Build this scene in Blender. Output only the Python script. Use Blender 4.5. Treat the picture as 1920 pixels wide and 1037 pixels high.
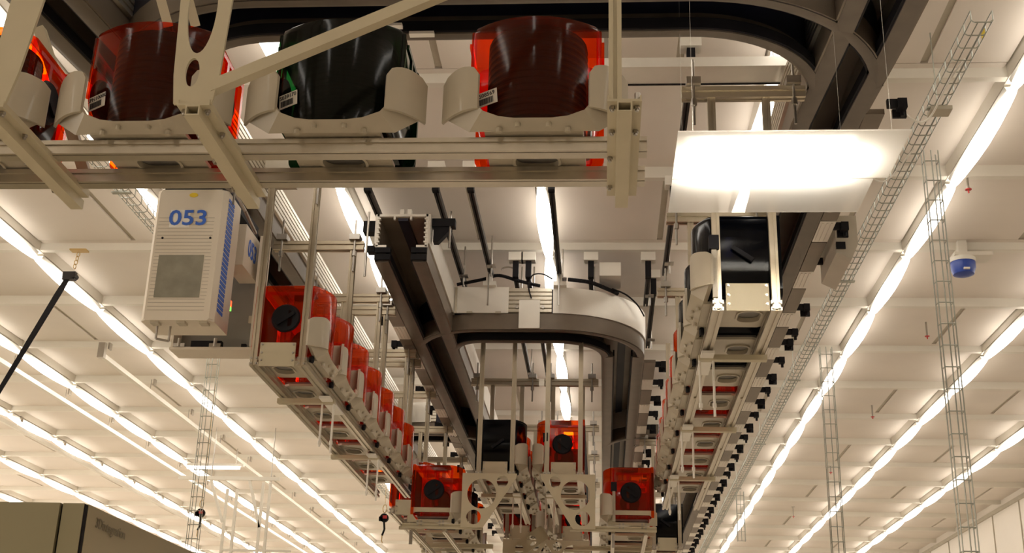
import bpy, math, random
from mathutils import Vector, Matrix
from mathutils.geometry import tessellate_polygon
random.seed(7)
S = bpy.context.scene
for o in list(bpy.data.objects): bpy.data.objects.remove(o)
COL = S.collection
ZO = 1.6            # eye height; all heights below are measured from the eye
PI = math.pi

# ------------------------------------------------------------------ camera
R = ((0.99725889, -0.00126591, -0.07398039), (0.06883558, -0.3508199, 0.93390956), (0.02713604, 0.93644209, 0.34977113))
cam = bpy.data.objects.new('camera', bpy.data.cameras.new('camera'))
COL.objects.link(cam)
m3 = Matrix([[R[i][0], R[i][1], -R[i][2]] for i in range(3)])
cam.matrix_world = Matrix.Translation((0, 0, ZO)) @ m3.to_4x4()
cam.data.sensor_width = 36; cam.data.lens = 2320 / 1920 * 36
cam.data.clip_start = 0.05; cam.data.clip_end = 200
S.camera = cam
# ------------------------------------------------------------------ world, exposure
W = bpy.data.worlds.new('hall_air'); S.world = W; W.use_nodes = True
W.node_tree.nodes['Background'].inputs[0].default_value = (1.0, 0.89, 0.76, 1)
W.node_tree.nodes['Background'].inputs[1].default_value = 1.15
S.view_settings.view_transform = 'Standard'; S.view_settings.look = 'None'
S.view_settings.gamma = 1; S.view_settings.use_curve_mapping = False
S.view_settings.exposure = 1.12
LAMP = 2.7

# ------------------------------------------------------------------ materials
def mat(name, col, rough=.5, metal=0, var=.06, scale=8, emit=None, estr=0, coat=0, bump=0):
    m = bpy.data.materials.new(name); m.use_nodes = True
    nt = m.node_tree; b = nt.nodes['Principled BSDF']
    b.inputs['Roughness'].default_value = rough; b.inputs['Metallic'].default_value = metal
    if coat: b.inputs['Coat Weight'].default_value = coat
    tc = nt.nodes.new('ShaderNodeTexCoord'); n = nt.nodes.new('ShaderNodeTexNoise')
    n.inputs['Scale'].default_value = scale; n.inputs['Detail'].default_value = 3
    nt.links.new(tc.outputs['Object'], n.inputs['Vector'])
    r = nt.nodes.new('ShaderNodeValToRGB')
    r.color_ramp.elements[0].position = .3; r.color_ramp.elements[1].position = .7
    r.color_ramp.elements[0].color = tuple(max(0, c * (1 - var)) for c in col) + (1,)
    r.color_ramp.elements[1].color = tuple(min(1, c * (1 + var)) for c in col) + (1,)
    nt.links.new(n.outputs['Fac'], r.inputs['Fac']); nt.links.new(r.outputs['Color'], b.inputs['Base Color'])
    if emit:
        b.inputs['Emission Color'].default_value = emit + (1,); b.inputs['Emission Strength'].default_value = estr
    if bump:
        bp = nt.nodes.new('ShaderNodeBump'); bp.inputs['Strength'].default_value = bump; bp.inputs['Distance'].default_value = .002
        nt.links.new(n.outputs['Fac'], bp.inputs['Height']); nt.links.new(bp.outputs['Normal'], b.inputs['Normal'])
    return m
def face_fresnel(nt, ior):      # reflect on outward faces only: the walls are thin
    fr = nt.nodes.new('ShaderNodeFresnel'); fr.inputs[0].default_value = ior
    ge = nt.nodes.new('ShaderNodeNewGeometry'); mt = nt.nodes.new('ShaderNodeMath'); mt.operation = 'SUBTRACT'; mt.inputs[0].default_value = 1
    mu = nt.nodes.new('ShaderNodeMath'); mu.operation = 'MULTIPLY'
    nt.links.new(ge.outputs['Backfacing'], mt.inputs[1]); nt.links.new(mt.outputs[0], mu.inputs[0]); nt.links.new(fr.outputs[0], mu.inputs[1]); return mu
def pod_mat(name, tcol, dcol, mix):
    m = bpy.data.materials.new(name); m.use_nodes = True; nt = m.node_tree; nt.nodes.clear()
    out = nt.nodes.new('ShaderNodeOutputMaterial')
    t = nt.nodes.new('ShaderNodeBsdfTransparent'); t.inputs[0].default_value = tcol + (1,)
    d = nt.nodes.new('ShaderNodeBsdfDiffuse'); tl = nt.nodes.new('ShaderNodeBsdfTranslucent')
    tc = nt.nodes.new('ShaderNodeTexCoord'); n = nt.nodes.new('ShaderNodeTexNoise'); n.inputs['Scale'].default_value = 6
    nt.links.new(tc.outputs['Object'], n.inputs['Vector'])
    r = nt.nodes.new('ShaderNodeValToRGB')
    r.color_ramp.elements[0].color = tuple(c * .8 for c in dcol) + (1,); r.color_ramp.elements[1].color = dcol + (1,)
    nt.links.new(n.outputs['Fac'], r.inputs[0]); nt.links.new(r.outputs[0], d.inputs[0]); nt.links.new(r.outputs[0], tl.inputs[0])
    g = nt.nodes.new('ShaderNodeBsdfGlossy'); g.inputs['Roughness'].default_value = .10
    a = nt.nodes.new('ShaderNodeMixShader'); a.inputs[0].default_value = .75
    nt.links.new(d.outputs[0], a.inputs[1]); nt.links.new(tl.outputs[0], a.inputs[2])
    b = nt.nodes.new('ShaderNodeMixShader'); b.inputs[0].default_value = mix
    nt.links.new(t.outputs[0], b.inputs[1]); nt.links.new(a.outputs[0], b.inputs[2])
    fr = face_fresnel(nt, 1.35)
    c = nt.nodes.new('ShaderNodeMixShader'); nt.links.new(fr.outputs[0], c.inputs[0])
    nt.links.new(b.outputs[0], c.inputs[1]); nt.links.new(g.outputs[0], c.inputs[2])
    nt.links.new(c.outputs[0], out.inputs[0]); return m
M = dict(
    ceil=mat('ceiling_panel_paint', (.79, .715, .635), .6, scale=1.5, var=.04),
    beam=mat('ceiling_grid_paint', (.80, .75, .66), .5, scale=2, var=.03),
    seam=mat('seam_dark_gap', (.30, .26, .20), .9),  # dark backing seen through the joints between ceiling panels
    floor=mat('raised_floor_vinyl', (.82, .76, .66), .4, scale=3),
    wall=mat('wall_panel_paint', (.80, .74, .66), .5, scale=1, var=.03),
    lamp=mat('lamp_tube', (1, 1, 1), .4, emit=(1, .93, .83), estr=LAMP),
    glow=mat('added_panel_glow', (1, 1, 1), .4, emit=(1, .95, .86), estr=17),  # emission of the glowing panel added above the acrylic sheet
    housing=mat('lamp_housing', (.85, .82, .75), .4),
    beige=mat('beige_powder_coat', (.56, .49, .34), .45, var=.04),
    seat=mat('moulded_beige_plastic', (.50, .44, .335), .4, var=.05, coat=.2),
    alu=mat('anodised_aluminium', (.56, .51, .42), .30, metal=.8, var=.05, scale=20),
    alub=mat('bright_aluminium_cover', (.78, .74, .67), .38, metal=.35, var=.03),
    post=mat('brushed_steel_post', (.50, .43, .32), .3, metal=.75, var=.06, scale=15),
    steel=mat('zinc_bolt_steel', (.45, .42, .38), .3, metal=1),
    wire=mat('galvanised_wire', (.42, .43, .38), .4, metal=.6),
    trk=mat('track_brown_aluminium', (.17, .135, .10), .38, metal=.3, var=.12, scale=5),
    trkd=mat('track_interior_shade_dark', (.012, .012, .030), .5, metal=.2, var=.2),  # shade inside the curved channels, put into a near-black colour
    trki=mat('track_inner_shade_brown', (.24, .19, .14), .4, metal=.2, var=.15, scale=4),  # shade inside the aluminium channel, put into a brown base colour
    foot=mat('conductor_rail_grey', (.13, .105, .08), .42, metal=.2, var=.12),
    black=mat('black_plastic', (.010, .009, .011), .6, var=.2),
    strut=mat('black_strut_steel', (.035, .03, .028), .4, metal=.4),
    wafer=mat('wafer_stack_dark', (.005, .003, .014), .4, metal=0, var=.3),
    orange=pod_mat('orange_polycarbonate', (1, .30, .02), (1, .12, .003), .16),
    orange2=pod_mat('orange_polycarbonate_thick', (1, .22, .010), (1, .10, .002), .035),
    green=pod_mat('dark_green_polycarbonate', (.03, .13, .05), (.004, .014, .012), .12),
    navy=pod_mat('dark_blue_polycarbonate', (.02, .03, .09), (.004, .007, .016), .6),
    white=mat('white_plate', (.86, .82, .74), .45, var=.02),
    body=mat('carriage_cover_beige', (.74, .66, .54), .4, var=.02, scale=2),
    line=mat('carriage_groove_line', (.42, .36, .29), .6),
    grey=mat('carriage_grey_panel', (.25, .235, .215), .45, var=.08),
    mesh=mat('carriage_vent_screen', (.27, .25, .19), .6, var=.15, scale=14),
    blue=mat('printed_blue', (.04, .14, .60), .5, var=.02),
    bluedet=mat('detector_blue', (.02, .06, .36), .35),
    yellow=mat('yellow_sticker', (.85, .62, .03), .5),
    red=mat('red_lamp_lens', (.8, .03, .02), .4, emit=(1, .08, .02), estr=1.2),
    greenl=mat('green_lamp_lens', (.1, .6, .05), .4, emit=(.2, 1, .1), estr=.8),
    redp=mat('red_plastic', (.6, .03, .03), .4),
    brass=mat('brass_chain', (.55, .38, .15), .35, metal=.8),
    mach=mat('olive_machine_panel', (.27, .235, .135), .5, var=.03, scale=1),
    machl=mat('lighter_machine_panel', (.42, .37, .24), .5, var=.03, scale=1),
    ink=mat('printed_dark_ink', (.03, .03, .035), .5),
    inkl=mat('printed_grey_ink', (.22, .19, .13), .5),
    olive=mat('grey_unit_box', (.50, .45, .36), .45),
)
def acrylic(name, opac, rough):
    m = bpy.data.materials.new(name); m.use_nodes = True; nt = m.node_tree; nt.nodes.clear()
    out = nt.nodes.new('ShaderNodeOutputMaterial'); t = nt.nodes.new('ShaderNodeBsdfTransparent'); t.inputs[0].default_value = (1, .99, .97, 1)
    d = nt.nodes.new('ShaderNodeBsdfDiffuse'); d.inputs[0].default_value = (.95, .93, .88, 1)
    tl = nt.nodes.new('ShaderNodeBsdfTranslucent'); tl.inputs[0].default_value = (1, .98, .94, 1)
    a = nt.nodes.new('ShaderNodeMixShader'); a.inputs[0].default_value = .6
    nt.links.new(d.outputs[0], a.inputs[1]); nt.links.new(tl.outputs[0], a.inputs[2])
    tc = nt.nodes.new('ShaderNodeTexCoord'); n = nt.nodes.new('ShaderNodeTexNoise'); n.inputs['Scale'].default_value = 3
    mr = nt.nodes.new('ShaderNodeMapRange'); mr.inputs[3].default_value = opac - .04; mr.inputs[4].default_value = opac + .04
    nt.links.new(tc.outputs['Object'], n.inputs[0]); nt.links.new(n.outputs[0], mr.inputs[0])
    b = nt.nodes.new('ShaderNodeMixShader'); nt.links.new(mr.outputs[0], b.inputs[0])
    nt.links.new(t.outputs[0], b.inputs[1]); nt.links.new(a.outputs[0], b.inputs[2])
    g = nt.nodes.new('ShaderNodeBsdfGlossy'); g.inputs['Roughness'].default_value = rough
    fr = face_fresnel(nt, 1.45); c = nt.nodes.new('ShaderNodeMixShader')
    nt.links.new(fr.outputs[0], c.inputs[0]); nt.links.new(b.outputs[0], c.inputs[1]); nt.links.new(g.outputs[0], c.inputs[2])
    nt.links.new(c.outputs[0], out.inputs[0]); return m
M['milky'] = acrylic('milky_acrylic', .88, .15); M['clear'] = acrylic('clear_acrylic', .40, .05)

for k in ('black', 'wafer', 'strut'): M[k].node_tree.nodes['Principled BSDF'].inputs['Specular IOR Level'].default_value = .18 if k == 'black' else .15
# ------------------------------------------------------------------ mesh builder
BASE = {}
WHOLE = {'groove', 'number', 'serial_text', 'bar_code', 'side_slot', 'lettering', 'channel', 'side_cover', 'cover_plate', 'wafer_stack', 'sensor_bracket', 'side_handle', 'chain', 'sprinkler_pipe', 'deflector', 'door_flange', 'pod_seat', 'top_flange', 'end_frame'}
def slot_profile(a, b, s=.006, d=.006):
    return [(-a,-b),(-s,-b),(-s,-b+d),(s,-b+d),(s,-b),(a,-b),(a,-s),(a-d,-s),(a-d,s),(a,s),(a,b),(s,b),(s,b-d),(-s,b-d),(-s,b),(-a,b),(-a,s),(-a+d,s),(-a+d,-s),(-a,-s)]
class MB:
    def __init__(self): self.v = []; self.f = []
    def add(self, vs, fs):
        n = len(self.v); self.v += [Vector(p) for p in vs]; self.f += [tuple(i + n for i in f) for f in fs]; return self
    def box(self, x0, x1, y0, y1, z0, z1):
        vs = [(x, y, z) for z in (z0, z1) for y in (y0, y1) for x in (x0, x1)]
        return self.add(vs, [(0,2,3,1),(4,5,7,6),(0,1,5,4),(2,6,7,3),(0,4,6,2),(1,3,7,5)])
    def cbox(self, cx, cy, cz, sx, sy, sz): return self.box(cx-sx/2, cx+sx/2, cy-sy/2, cy+sy/2, cz-sz/2, cz+sz/2)
    def frame(self, p0, p1, up=(0, 0, 1)):
        p0 = Vector(p0); p1 = Vector(p1); d = (p1 - p0).normalized(); up = Vector(up)
        if abs(d.dot(up)) > .98: up = Vector((0, 1, 0))
        s = d.cross(up).normalized(); u = s.cross(d)
        return p0, p1, s, u
    def prof(self, p0, p1, pts, up=(0, 0, 1)):
        p0, p1, s, u = self.frame(p0, p1, up); n = len(pts)
        vs = [p + s * a + u * b for p in (p0, p1) for a, b in pts]
        fs = [(i, (i+1) % n, n + (i+1) % n, n + i) for i in range(n)] + [tuple(range(n))[::-1], tuple(range(n, 2*n))]
        return self.add(vs, fs)
    def tube(self, p0, p1, r, n=8): return self.prof(p0, p1, [(r*math.cos(2*PI*i/n), r*math.sin(2*PI*i/n)) for i in range(n)])
    def path(self, pts, r, n=6):
        for a, b in zip(pts, pts[1:]): self.tube(a, b, r, n)
        return self
    def ext(self, p0, p1, a=.018, b=.018, up=(0,0,1)): return self.prof(p0, p1, slot_profile(a, b, a*.3, a*.35), up)
    def bar(self, p0, p1, a=.018, b=.018, up=(0,0,1)): return self.prof(p0, p1, [(-a,-b),(a,-b),(a,b),(-a,b)], up)
    def sweep(self, pts, path, z=0):
        n = len(pts); rings = []
        for i, p in enumerate(path):
            a = Vector(path[max(i-1, 0)]); b = Vector(path[min(i+1, len(path)-1)])
            p = Vector(p)
            d1 = (p - a).normalized() if i else (b - p).normalized()
            d2 = (b - p).normalized() if i < len(path)-1 else d1
            t = (d1 + d2).normalized(); k = 1 / max(.5, t.dot(d1)); s = Vector((t.y, -t.x)) * k
            rings.append([(p.x + s.x*u, p.y + s.y*u, z + w) for u, w in pts])
        vs = [q for r in rings for q in r]; L = len(rings)
        fs = [(r*n+i, r*n+(i+1) % n, (r+1)*n+(i+1) % n, (r+1)*n+i) for r in range(L-1) for i in range(n)]
        fs += [tuple(range(n))[::-1], tuple((L-1)*n + i for i in range(n))]
        return self.add(vs, fs)
    def plate(self, outline, holes, t, mtx):
        loops = [outline] + holes; flat = [p for l in loops for p in l]
        tris = tessellate_polygon([[Vector((p[0], p[1], 0)) for p in l] for l in loops]); n = len(flat)
        vs = [mtx @ Vector((p[0], p[1], z)) for z in (-t/2, t/2) for p in flat]
        fs = [tuple(tr) for tr in tris] + [tuple(i + n for i in tr[::-1]) for tr in tris]; k = 0
        for l in loops:
            for i in range(len(l)): a = k+i; b = k+(i+1) % len(l); fs.append((a, b, b+n, a+n))
            k += len(l)
        return self.add(vs, fs)
    def loft(self, rings, cap=True):
        n = len(rings[0]); vs = [p for r in rings for p in r]; L = len(rings)
        fs = [(r*n+i, r*n+(i+1) % n, (r+1)*n+(i+1) % n, (r+1)*n+i) for r in range(L-1) for i in range(n)]
        if cap: fs += [tuple(range(n))[::-1], tuple((L-1)*n+i for i in range(n))]
        return self.add(vs, fs)
    def lathe(self, prof, c, axis='Z', n=24):
        rings = []
        for r, h in prof:
            ring = []
            for i in range(n):
                a = 2*PI*i/n; x, y = r*math.cos(a), r*math.sin(a)
                q = {'Z': (x, y, h), 'X': (h, x, y), 'Y': (y, h, x)}[axis]
                ring.append((c[0]+q[0], c[1]+q[1], c[2]+q[2]))
            rings.append(ring)
        return self.loft(rings)
    def bolt(self, c, r=.009, h=.008, axis='Z', s=-1):
        a = {'Z': Vector((0,0,s)), 'Y': Vector((0,s,0)), 'X': Vector((s,0,0))}[axis]; c = Vector(c)
        self.tube(c, c + a*h, r, 6); self.tube(c + a*h, c + a*(h*1.7), r*.6, 8); return self
    def text(self, s, size, mtx, ext=.0006, bold=0):
        cu = bpy.data.curves.new('t', 'FONT'); cu.body = s; cu.size = size; cu.extrude = ext; cu.offset = bold; cu.align_x = 'CENTER'; cu.align_y = 'CENTER'; cu.resolution_u = 3
        o = bpy.data.objects.new('t', cu); COL.objects.link(o); dg = bpy.context.evaluated_depsgraph_get(); dg.update()
        me = o.evaluated_get(dg).to_mesh()
        self.add([mtx @ v.co for v in me.vertices], [tuple(p.vertices) for p in me.polygons])
        bpy.data.objects.remove(o); bpy.data.curves.remove(cu); return self
    def islands(self, gap=.003):
        n = len(self.v); par = list(range(n))
        def fd(i):
            while par[i] != i: par[i] = par[par[i]]; i = par[i]
            return i
        for f in self.f:
            for i in f[1:]: par[fd(i)] = fd(f[0])
        g = {}
        for i in range(n): g.setdefault(fd(i), []).append(i)
        bx = []
        for ids in g.values():
            P = [self.v[i] for i in ids]
            bx.append([[min(p[k] for p in P) - gap/2 for k in range(3)], [max(p[k] for p in P) + gap/2 for k in range(3)], ids])
        out = []
        for b in bx:          # merge pieces that touch
            hit = [o for o in out if any(all(q[0][k] <= b[1][k] and b[0][k] <= q[1][k] for k in range(3)) for q in o)]
            new = [b] + [q for o in hit for q in o]
            out = [o for o in out if not any(o is h for h in hit)] + [new]
        return [sorted(i for q in o for i in q[2]) for o in out]
    def build(self, name, m, parent=None, smooth=None, base=None):
        if parent is not None and name not in WHOLE:
            isl = self.islands()
            if len(isl) > 1:
                where = {}
                rest = isl[100:]; isl = isl[:100]; res = None
                if rest: isl.append(sorted(i for r in rest for i in r))
                for q, ids in enumerate(isl):
                    mp = {i: k for k, i in enumerate(ids)}; b = MB(); b.v = [self.v[i] for i in ids]; b.f = [tuple(mp[i] for i in f) for f in self.f if f[0] in mp]
                    o = b._build(name, m, parent, smooth, base)
                    if rest and q == len(isl)-1: o['kind'] = 'stuff'
                    res = res or o
                return res
        return self._build(name, m, parent, smooth, base)
    def _build(self, name, m, parent=None, smooth=None, base=None):
        if parent is not None: b = BASE.get(parent.name, Vector((0, 0, 0)))
        elif base is not None: b = Vector(base)
        else:
            xs = [v.x for v in self.v]; ys = [v.y for v in self.v]; zs = [v.z for v in self.v]
            b = Vector(((min(xs)+max(xs))/2, (min(ys)+max(ys))/2, min(zs)))
        me = bpy.data.meshes.new(name); me.from_pydata([v - b for v in self.v], [], self.f); me.materials.append(m)
        import bmesh
        bm = bmesh.new(); bm.from_mesh(me); bmesh.ops.recalc_face_normals(bm, faces=bm.faces); bm.to_mesh(me); bm.free()
        if smooth is not None:
            me.polygons.foreach_set('use_smooth', [True]*len(me.polygons)); me.set_sharp_from_angle(angle=math.radians(smooth))
        o = bpy.data.objects.new(name, me); COL.objects.link(o)
        if parent is not None: o.parent = parent
        else: o.location = b + Vector((0, 0, ZO))
        BASE[o.name] = b if parent is None else b
        return o
def tag(o, label, cat, group=None, kind=None):
    o['label'] = label; o['category'] = cat
    if group: o['group'] = group
    if kind: o['kind'] = kind
    return o
def struct(o): o['kind'] = 'structure'; return o
def thing(name, base, label, cat, group=None, rz=0, local=False):
    o = bpy.data.objects.new(name, None); COL.objects.link(o); o.empty_display_size = .05
    o.location = Vector(base) + Vector((0, 0, ZO)); o.rotation_euler.z = rz
    BASE[o.name] = Vector((0, 0, 0)) if local else Vector(base)
    return tag(o, label, cat, group)
def copy_tree(o, parent=None):
    c = o.copy(); COL.objects.link(c)
    if parent is not None: c.parent = parent
    for ch in list(o.children): copy_tree(ch, c)
    return c
def arc(cx, cy, r, a0, a1, n=12): return [(cx + r*math.cos(math.radians(a0+(a1-a0)*i/n)), cy + r*math.sin(math.radians(a0+(a1-a0)*i/n))) for i in range(n+1)]
def ell(cx, cy, rx, ry, n=28): return [(cx + rx*math.cos(2*PI*i/n), cy + ry*math.sin(2*PI*i/n)) for i in range(n)]
def rrect(cx, cy, w, h, r, n=5):
    p = []
    for sx, sy, a in ((1,-1,-90),(1,1,0),(-1,1,90),(-1,-1,180)): p += arc(cx+sx*(w-r), cy+sy*(h-r), r, a, a+90, n)
    return p
XZ = lambda y: Matrix(((1,0,0,0),(0,0,-1,y),(0,1,0,0),(0,0,0,1)))      # plate drawn in x,z at depth y, its face towards -y
YZ = lambda x: Matrix(((0,0,1,x),(1,0,0,0),(0,1,0,0),(0,0,0,1)))
ORD = ['nearest', 'second', 'third', 'fourth', 'fifth', 'sixth', 'seventh', 'eighth', 'ninth', 'tenth', 'eleventh', 'twelfth', 'thirteenth', 'fourteenth']

# ------------------------------------------------------------------ room shell
LX = [-9.03, -7.80, -6.60, -5.38, -4.16, -2.94, -1.66, -.39, .87, 2.11, 3.32, 4.48]
BY = [3.4 + 1.2*k for k in range(-6, 19)]
YEND = 26.2
struct(MB().box(-14, 5.6, -5, YEND, -1.62, -1.6).build('floor', M['floor']))
mb = MB(); js = MB()
xs = [-13.2, -11.9, -10.5] + LX + [5.6]
for a, b in zip(xs, xs[1:]):
    for c, d in zip([-5.0] + BY, BY + [YEND]):
        if b < -9 and d < 10: pass
        y0, y1 = c + .06, d - .06
        if round((c-3.4)/1.2) % 2 == 0 or b - a < 1.1: mb.box(a, b, c, d, 3.33, 3.37)
        else:
            xm = a + (b-a)*.62
            mb.box(a+.05, xm-.02, y0, d-.10, 3.31, 3.37); mb.box(xm+.02, b-.05, y0, d-.10, 3.31, 3.37); mb.box(a+.05, b-.05, d-.085, d, 3.315, 3.37)
            js.box(xm-.02, xm+.02, y0, d-.10, 3.322, 3.37)
struct(mb.build('ceiling', M['ceil']))
struct(js.build('trim_5', M['olive']))
struct(MB().box(-14, 5.7, -5, YEND, 3.40, 3.45).build('trim_1', M['seam']))
mb = MB()
for y in BY: mb.prof((-14, y, 3.28), (5.6, y, 3.28), [(-.045, .06), (-.025, -.015), (.025, -.015), (.045, .06)])
struct(mb.build('trim_2', M['beam']))
mb = MB()
for x in LX: mb.prof((x, -5, 3.30), (x, YEND, 3.30), [(-.045, .04), (-.03, -.04), (.03, -.04), (.045, .04)])
struct(mb.build('trim_3', M['beam']))
mb = MB()
struct(MB().box(5.55, 5.7, -5, YEND, -1.6, 3.4).build('wall_right', M['wall']))
struct(MB().box(-14, 5.7, -5.15, -5, -1.6, 3.4).build('wall_front_unseen', M['olive']))  # unseen wall behind the camera, added to darken camera-facing sides
struct(MB().box(-14, 5.7, YEND, YEND+.15, -1.6, 3.4).build('wall_back', M['wall']))
mb = MB()
for y in [2.6+1.2*k for k in range(20)]: mb.box(5.535, 5.55, y-.008, y+.008, -1.6, 3.2)
mb.box(5.52, 5.55, 1.5, YEND, 3.17, 3.22)
struct(mb.build('trim_4', M['olive']))

# lamps: one tapered tube per ceiling cell
def make_lamp():
    t = thing('ceiling_lamp', (0, 0, 3.17), 'tapered white tube lamp under the ceiling grid', 'ceiling lamp', local=True)
    MB().prof((0, -.56, .045), (0, .56, .045), [(-.035, .03), (-.022, 0), (.022, 0), (.035, .03)]).build('lamp_housing', M['housing'], t)
    rings = []
    for y, w in ((-.595, .020), (-.55, .028), (-.42, .038), (-.2, .049), (0, .053), (.2, .049), (.42, .038), (.55, .028), (.595, .020)):
        rings.append([(w*math.cos(a), y, .045 + (w*.8)*math.sin(a)) for a in [PI + PI*i/10 for i in range(11)]])
    MB().loft(rings).build('lamp_tube', M['lamp'], t, smooth=50)
    return t
lamp0 = make_lamp(); used = False
side = ['the outermost row on the far left, just above the machine', 'the sixth row left of the tracks', 'the fifth row left of the tracks', 'the fourth row left of the tracks, over the grey machine',
        'the third row left of the tracks', 'the second row left of the tracks, behind the hanging strap', 'the row between the two left tracks',
        'the row over the middle of the tracks', 'the row between the two right tracks', 'the first row right of the tracks', 'the second row right of the tracks', 'the third row right of the tracks, nearest the right wall']
side = ['far left row, cut short by the machine', 'fifth row out from the numbered carrier on the left', 'fourth row out from the numbered carrier on the left', 'third row out from the numbered carrier on the left',
        'second row out from the numbered carrier on the left', 'row right behind the numbered carrier', 'row above the gap between the two left tracks', 'row above the middle pod shelves',
        'row above the right pod shelf', 'row beside the wire cable tray right of the tracks', 'second row right of the tracks', 'row nearest the right wall']
def inview(x, y, z, mx=120):
    c = [sum(R[i][k]*(x, y, z)[i] for i in range(3)) for k in range(3)]
    if c[2] < .3: return False
    px = 960 + 2320*c[0]/c[2]; py = 518.5 - 2320*c[1]/c[2]
    return -mx < px < 1920+mx and -mx < py < 1037+mx
for i, x in enumerate(LX):
    for k in range(-6, 19):
        y = 3.4 + 1.2*k + .6
        if y < 4 and (i < 3 or i > 11 or k % 2): continue
        if y >= 4 and not inview(x, y, 3.2, 500): continue
        o = lamp0 if not used else copy_tree(lamp0); used = True
        o.location = (x, y, 3.17 + ZO)
        o['label'] = 'white glowing tube lamp in the ' + side[i]; o['group'] = 'tube lamps in the ' + side[i]

# ------------------------------------------------------------------ tracks
Z0 = 2.65
def ribs(s):     # outer side cover with grooves, s=+1 right of the path
    p = [(.152*s, .115)]
    for k in range(6):
        z = .122 + k*.030
        p += [(.172*s, z), (.172*s, z+.020), (.160*s, z+.022), (.160*s, z+.028)]
    return p + [(.152*s, .300)]
def flat(s, z0=.115): return [(.152*s, z0), (.168*s, z0), (.168*s, .305), (.152*s, .305)]
def track(name, path, label, left='ribs', right='ribs', base=None, inner='trki'):
    t = thing(name, (path[0][0], path[0][1], Z0), label, 'track')
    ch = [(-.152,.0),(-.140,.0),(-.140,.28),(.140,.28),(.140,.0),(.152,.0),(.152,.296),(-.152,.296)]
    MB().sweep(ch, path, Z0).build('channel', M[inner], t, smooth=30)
    for s in (-1, 1):
        g = .104 if inner == 'trkd' else .072
        MB().sweep([(s*.150,-.004),(s*.128,-.010),(s*g,-.004),(s*g,.03),(s*(g+.02),.045),(s*(g+.02),.09),(s*.150,.09)], path, Z0).build('conductor_rail', M['foot'], t, smooth=30)
        MB().sweep([(s*g,.003),(s*(g-.012),.003),(s*(g-.012),.05),(s*g,.05)], path, Z0).build('wear_strip', M['black'], t, smooth=30)
        MB().sweep([(s*.152,.0),(s*.158,.0),(s*.158,.113),(s*.152,.113)], path, Z0).build('lower_side_band', M['trk'], t, smooth=30)
    MB().sweep([(-.03,.262),(.03,.262),(.03,.28),(-.03,.28)], path, Z0).build('centre_rib', M['trkd'], t)
    for s, k in ((-1, left), (1, right)):
        if k: MB().sweep(ribs(s) if k == 'ribs' else flat(s), path, Z0).build('side_cover', M['alu'] if k == 'ribs' else M['alub'], t, smooth=30)
    return t
def covers(t, x, s, y0, y1, n0=0):      # row of clipped cover plates along the outer foot, light and dark in turn
    y = y0; k = n0
    while y < y1:
        L = .30 if k % 2 else .46
        a, b = sorted((x + s*.160, x + s*.245))
        mb = MB().box(a, b, y, y+L-.012, Z0-.004, Z0+.022)
        if k % 2:
            for j in range(3): mb.box(a+.012+j*.024, a+.022+j*.024, y+.02, y+L-.03, Z0-.008, Z0-.004)
        mb.build('cover_plate', M['alub'] if k % 2 else M['trk'], t); y += L; k += 1
def sensors(t, x, s, ys):
    for i, y in enumerate(ys):
        mb = MB(); a = x + s*.245
        mb.box(min(a, a+s*.05), max(a, a+s*.05), y, y+.02, Z0, Z0+.04)
        mb.box(min(a+s*.045, a+s*.085), max(a+s*.045, a+s*.085), y-.01, y+.04, Z0-.006, Z0+.04)
        mb.tube((a+s*.07, y+.03, Z0-.006), (a+s*.07, y+.03, Z0-.03), .010, 8)
        if i % 2 == 0: mb.box(min(a+s*.03, a+s*.09), max(a+s*.03, a+s*.09), y+.04, y+.055, Z0-.03, Z0+.01)
        mb.build('sensor_bracket', M['black'], t)
XL, XLC, XRC, XR = -2.03, -1.21, .14, 1.0
tR = track('overhead_track', [(1.10, 2.6), (1.085, 3.6), (1.05, 4.4), (XR+.005, 5.1), (XR, 6), (XR, 24)], 'long dark straight overhead track on the right, above the right pod shelf')
covers(tR, XR, 1, 5.0, 24)
hy = [4.94, 5.25, 6.33, 6.86, 7.68, 8.2, 8.43, 8.87, 9.32, 9.7, 10.07]
y = 10.5
while y < 22: hy.append(y); y += .42
sensors(tR, XR, 1, hy)
tL = track('overhead_track', [(-2.30, 2.6), (-2.22, 3.6), (-2.10, 4.6), (XL, 5.4), (XL, 24)], 'long dark overhead track on the left that carries the numbered carrier')
tLC = track('overhead_track', [(XLC, 6.82), (XLC, 24)], 'inner left overhead track with its hollow cut end facing the camera', left='flat', right='flat')
covers(tLC, XLC, -1, 7.6, 22)
sensors(tLC, XLC, -1, [7.9 + .62*k for k in range(16)])
mb = MB()      # light cut face of the open end
mb.box(-1.365,-1.055,6.805,6.825,2.935,2.950); mb.box(-1.368,-1.352,6.805,6.825,2.74,2.95); mb.box(-1.068,-1.052,6.805,6.825,2.74,2.95)
mb.box(-1.365,-1.30,6.805,6.825,2.735,2.75); mb.box(-1.12,-1.055,6.805,6.825,2.735,2.75)
for s in (-1, 1):
    for k in range(6): mb.box(XLC+s*.143-.009, XLC+s*.143+.009, 6.80, 6.825, 2.765+k*.03, 2.775+k*.03)
    mb.box(XLC+s*.05-.006, XLC+s*.05+.006, 6.805, 6.825, 2.915, 2.935)
mb.build('end_frame', M['alub'], tLC)
mb = MB()
for s in (-1, 1): mb.box(XLC+s*.11-.047, XLC+s*.11+.047, 6.80, 6.84, 2.655, 2.69).box(XLC+s*.11-.047, XLC+s*.11+.047, 6.80, 6.84, 2.70, 2.733)
mb.build('end_block', M['black'], tLC)
MB().box(-1.23,-1.205,6.81,6.85,2.95,2.985).box(-1.185,-1.16,6.81,6.85,2.95,2.985).build('end_clip', M['white'], tLC)
tRC = track('overhead_track', [(XRC, 8.75), (XRC, 24)], 'inner right overhead track leading away from the bend in the middle', left=None, right='flat')
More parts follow.
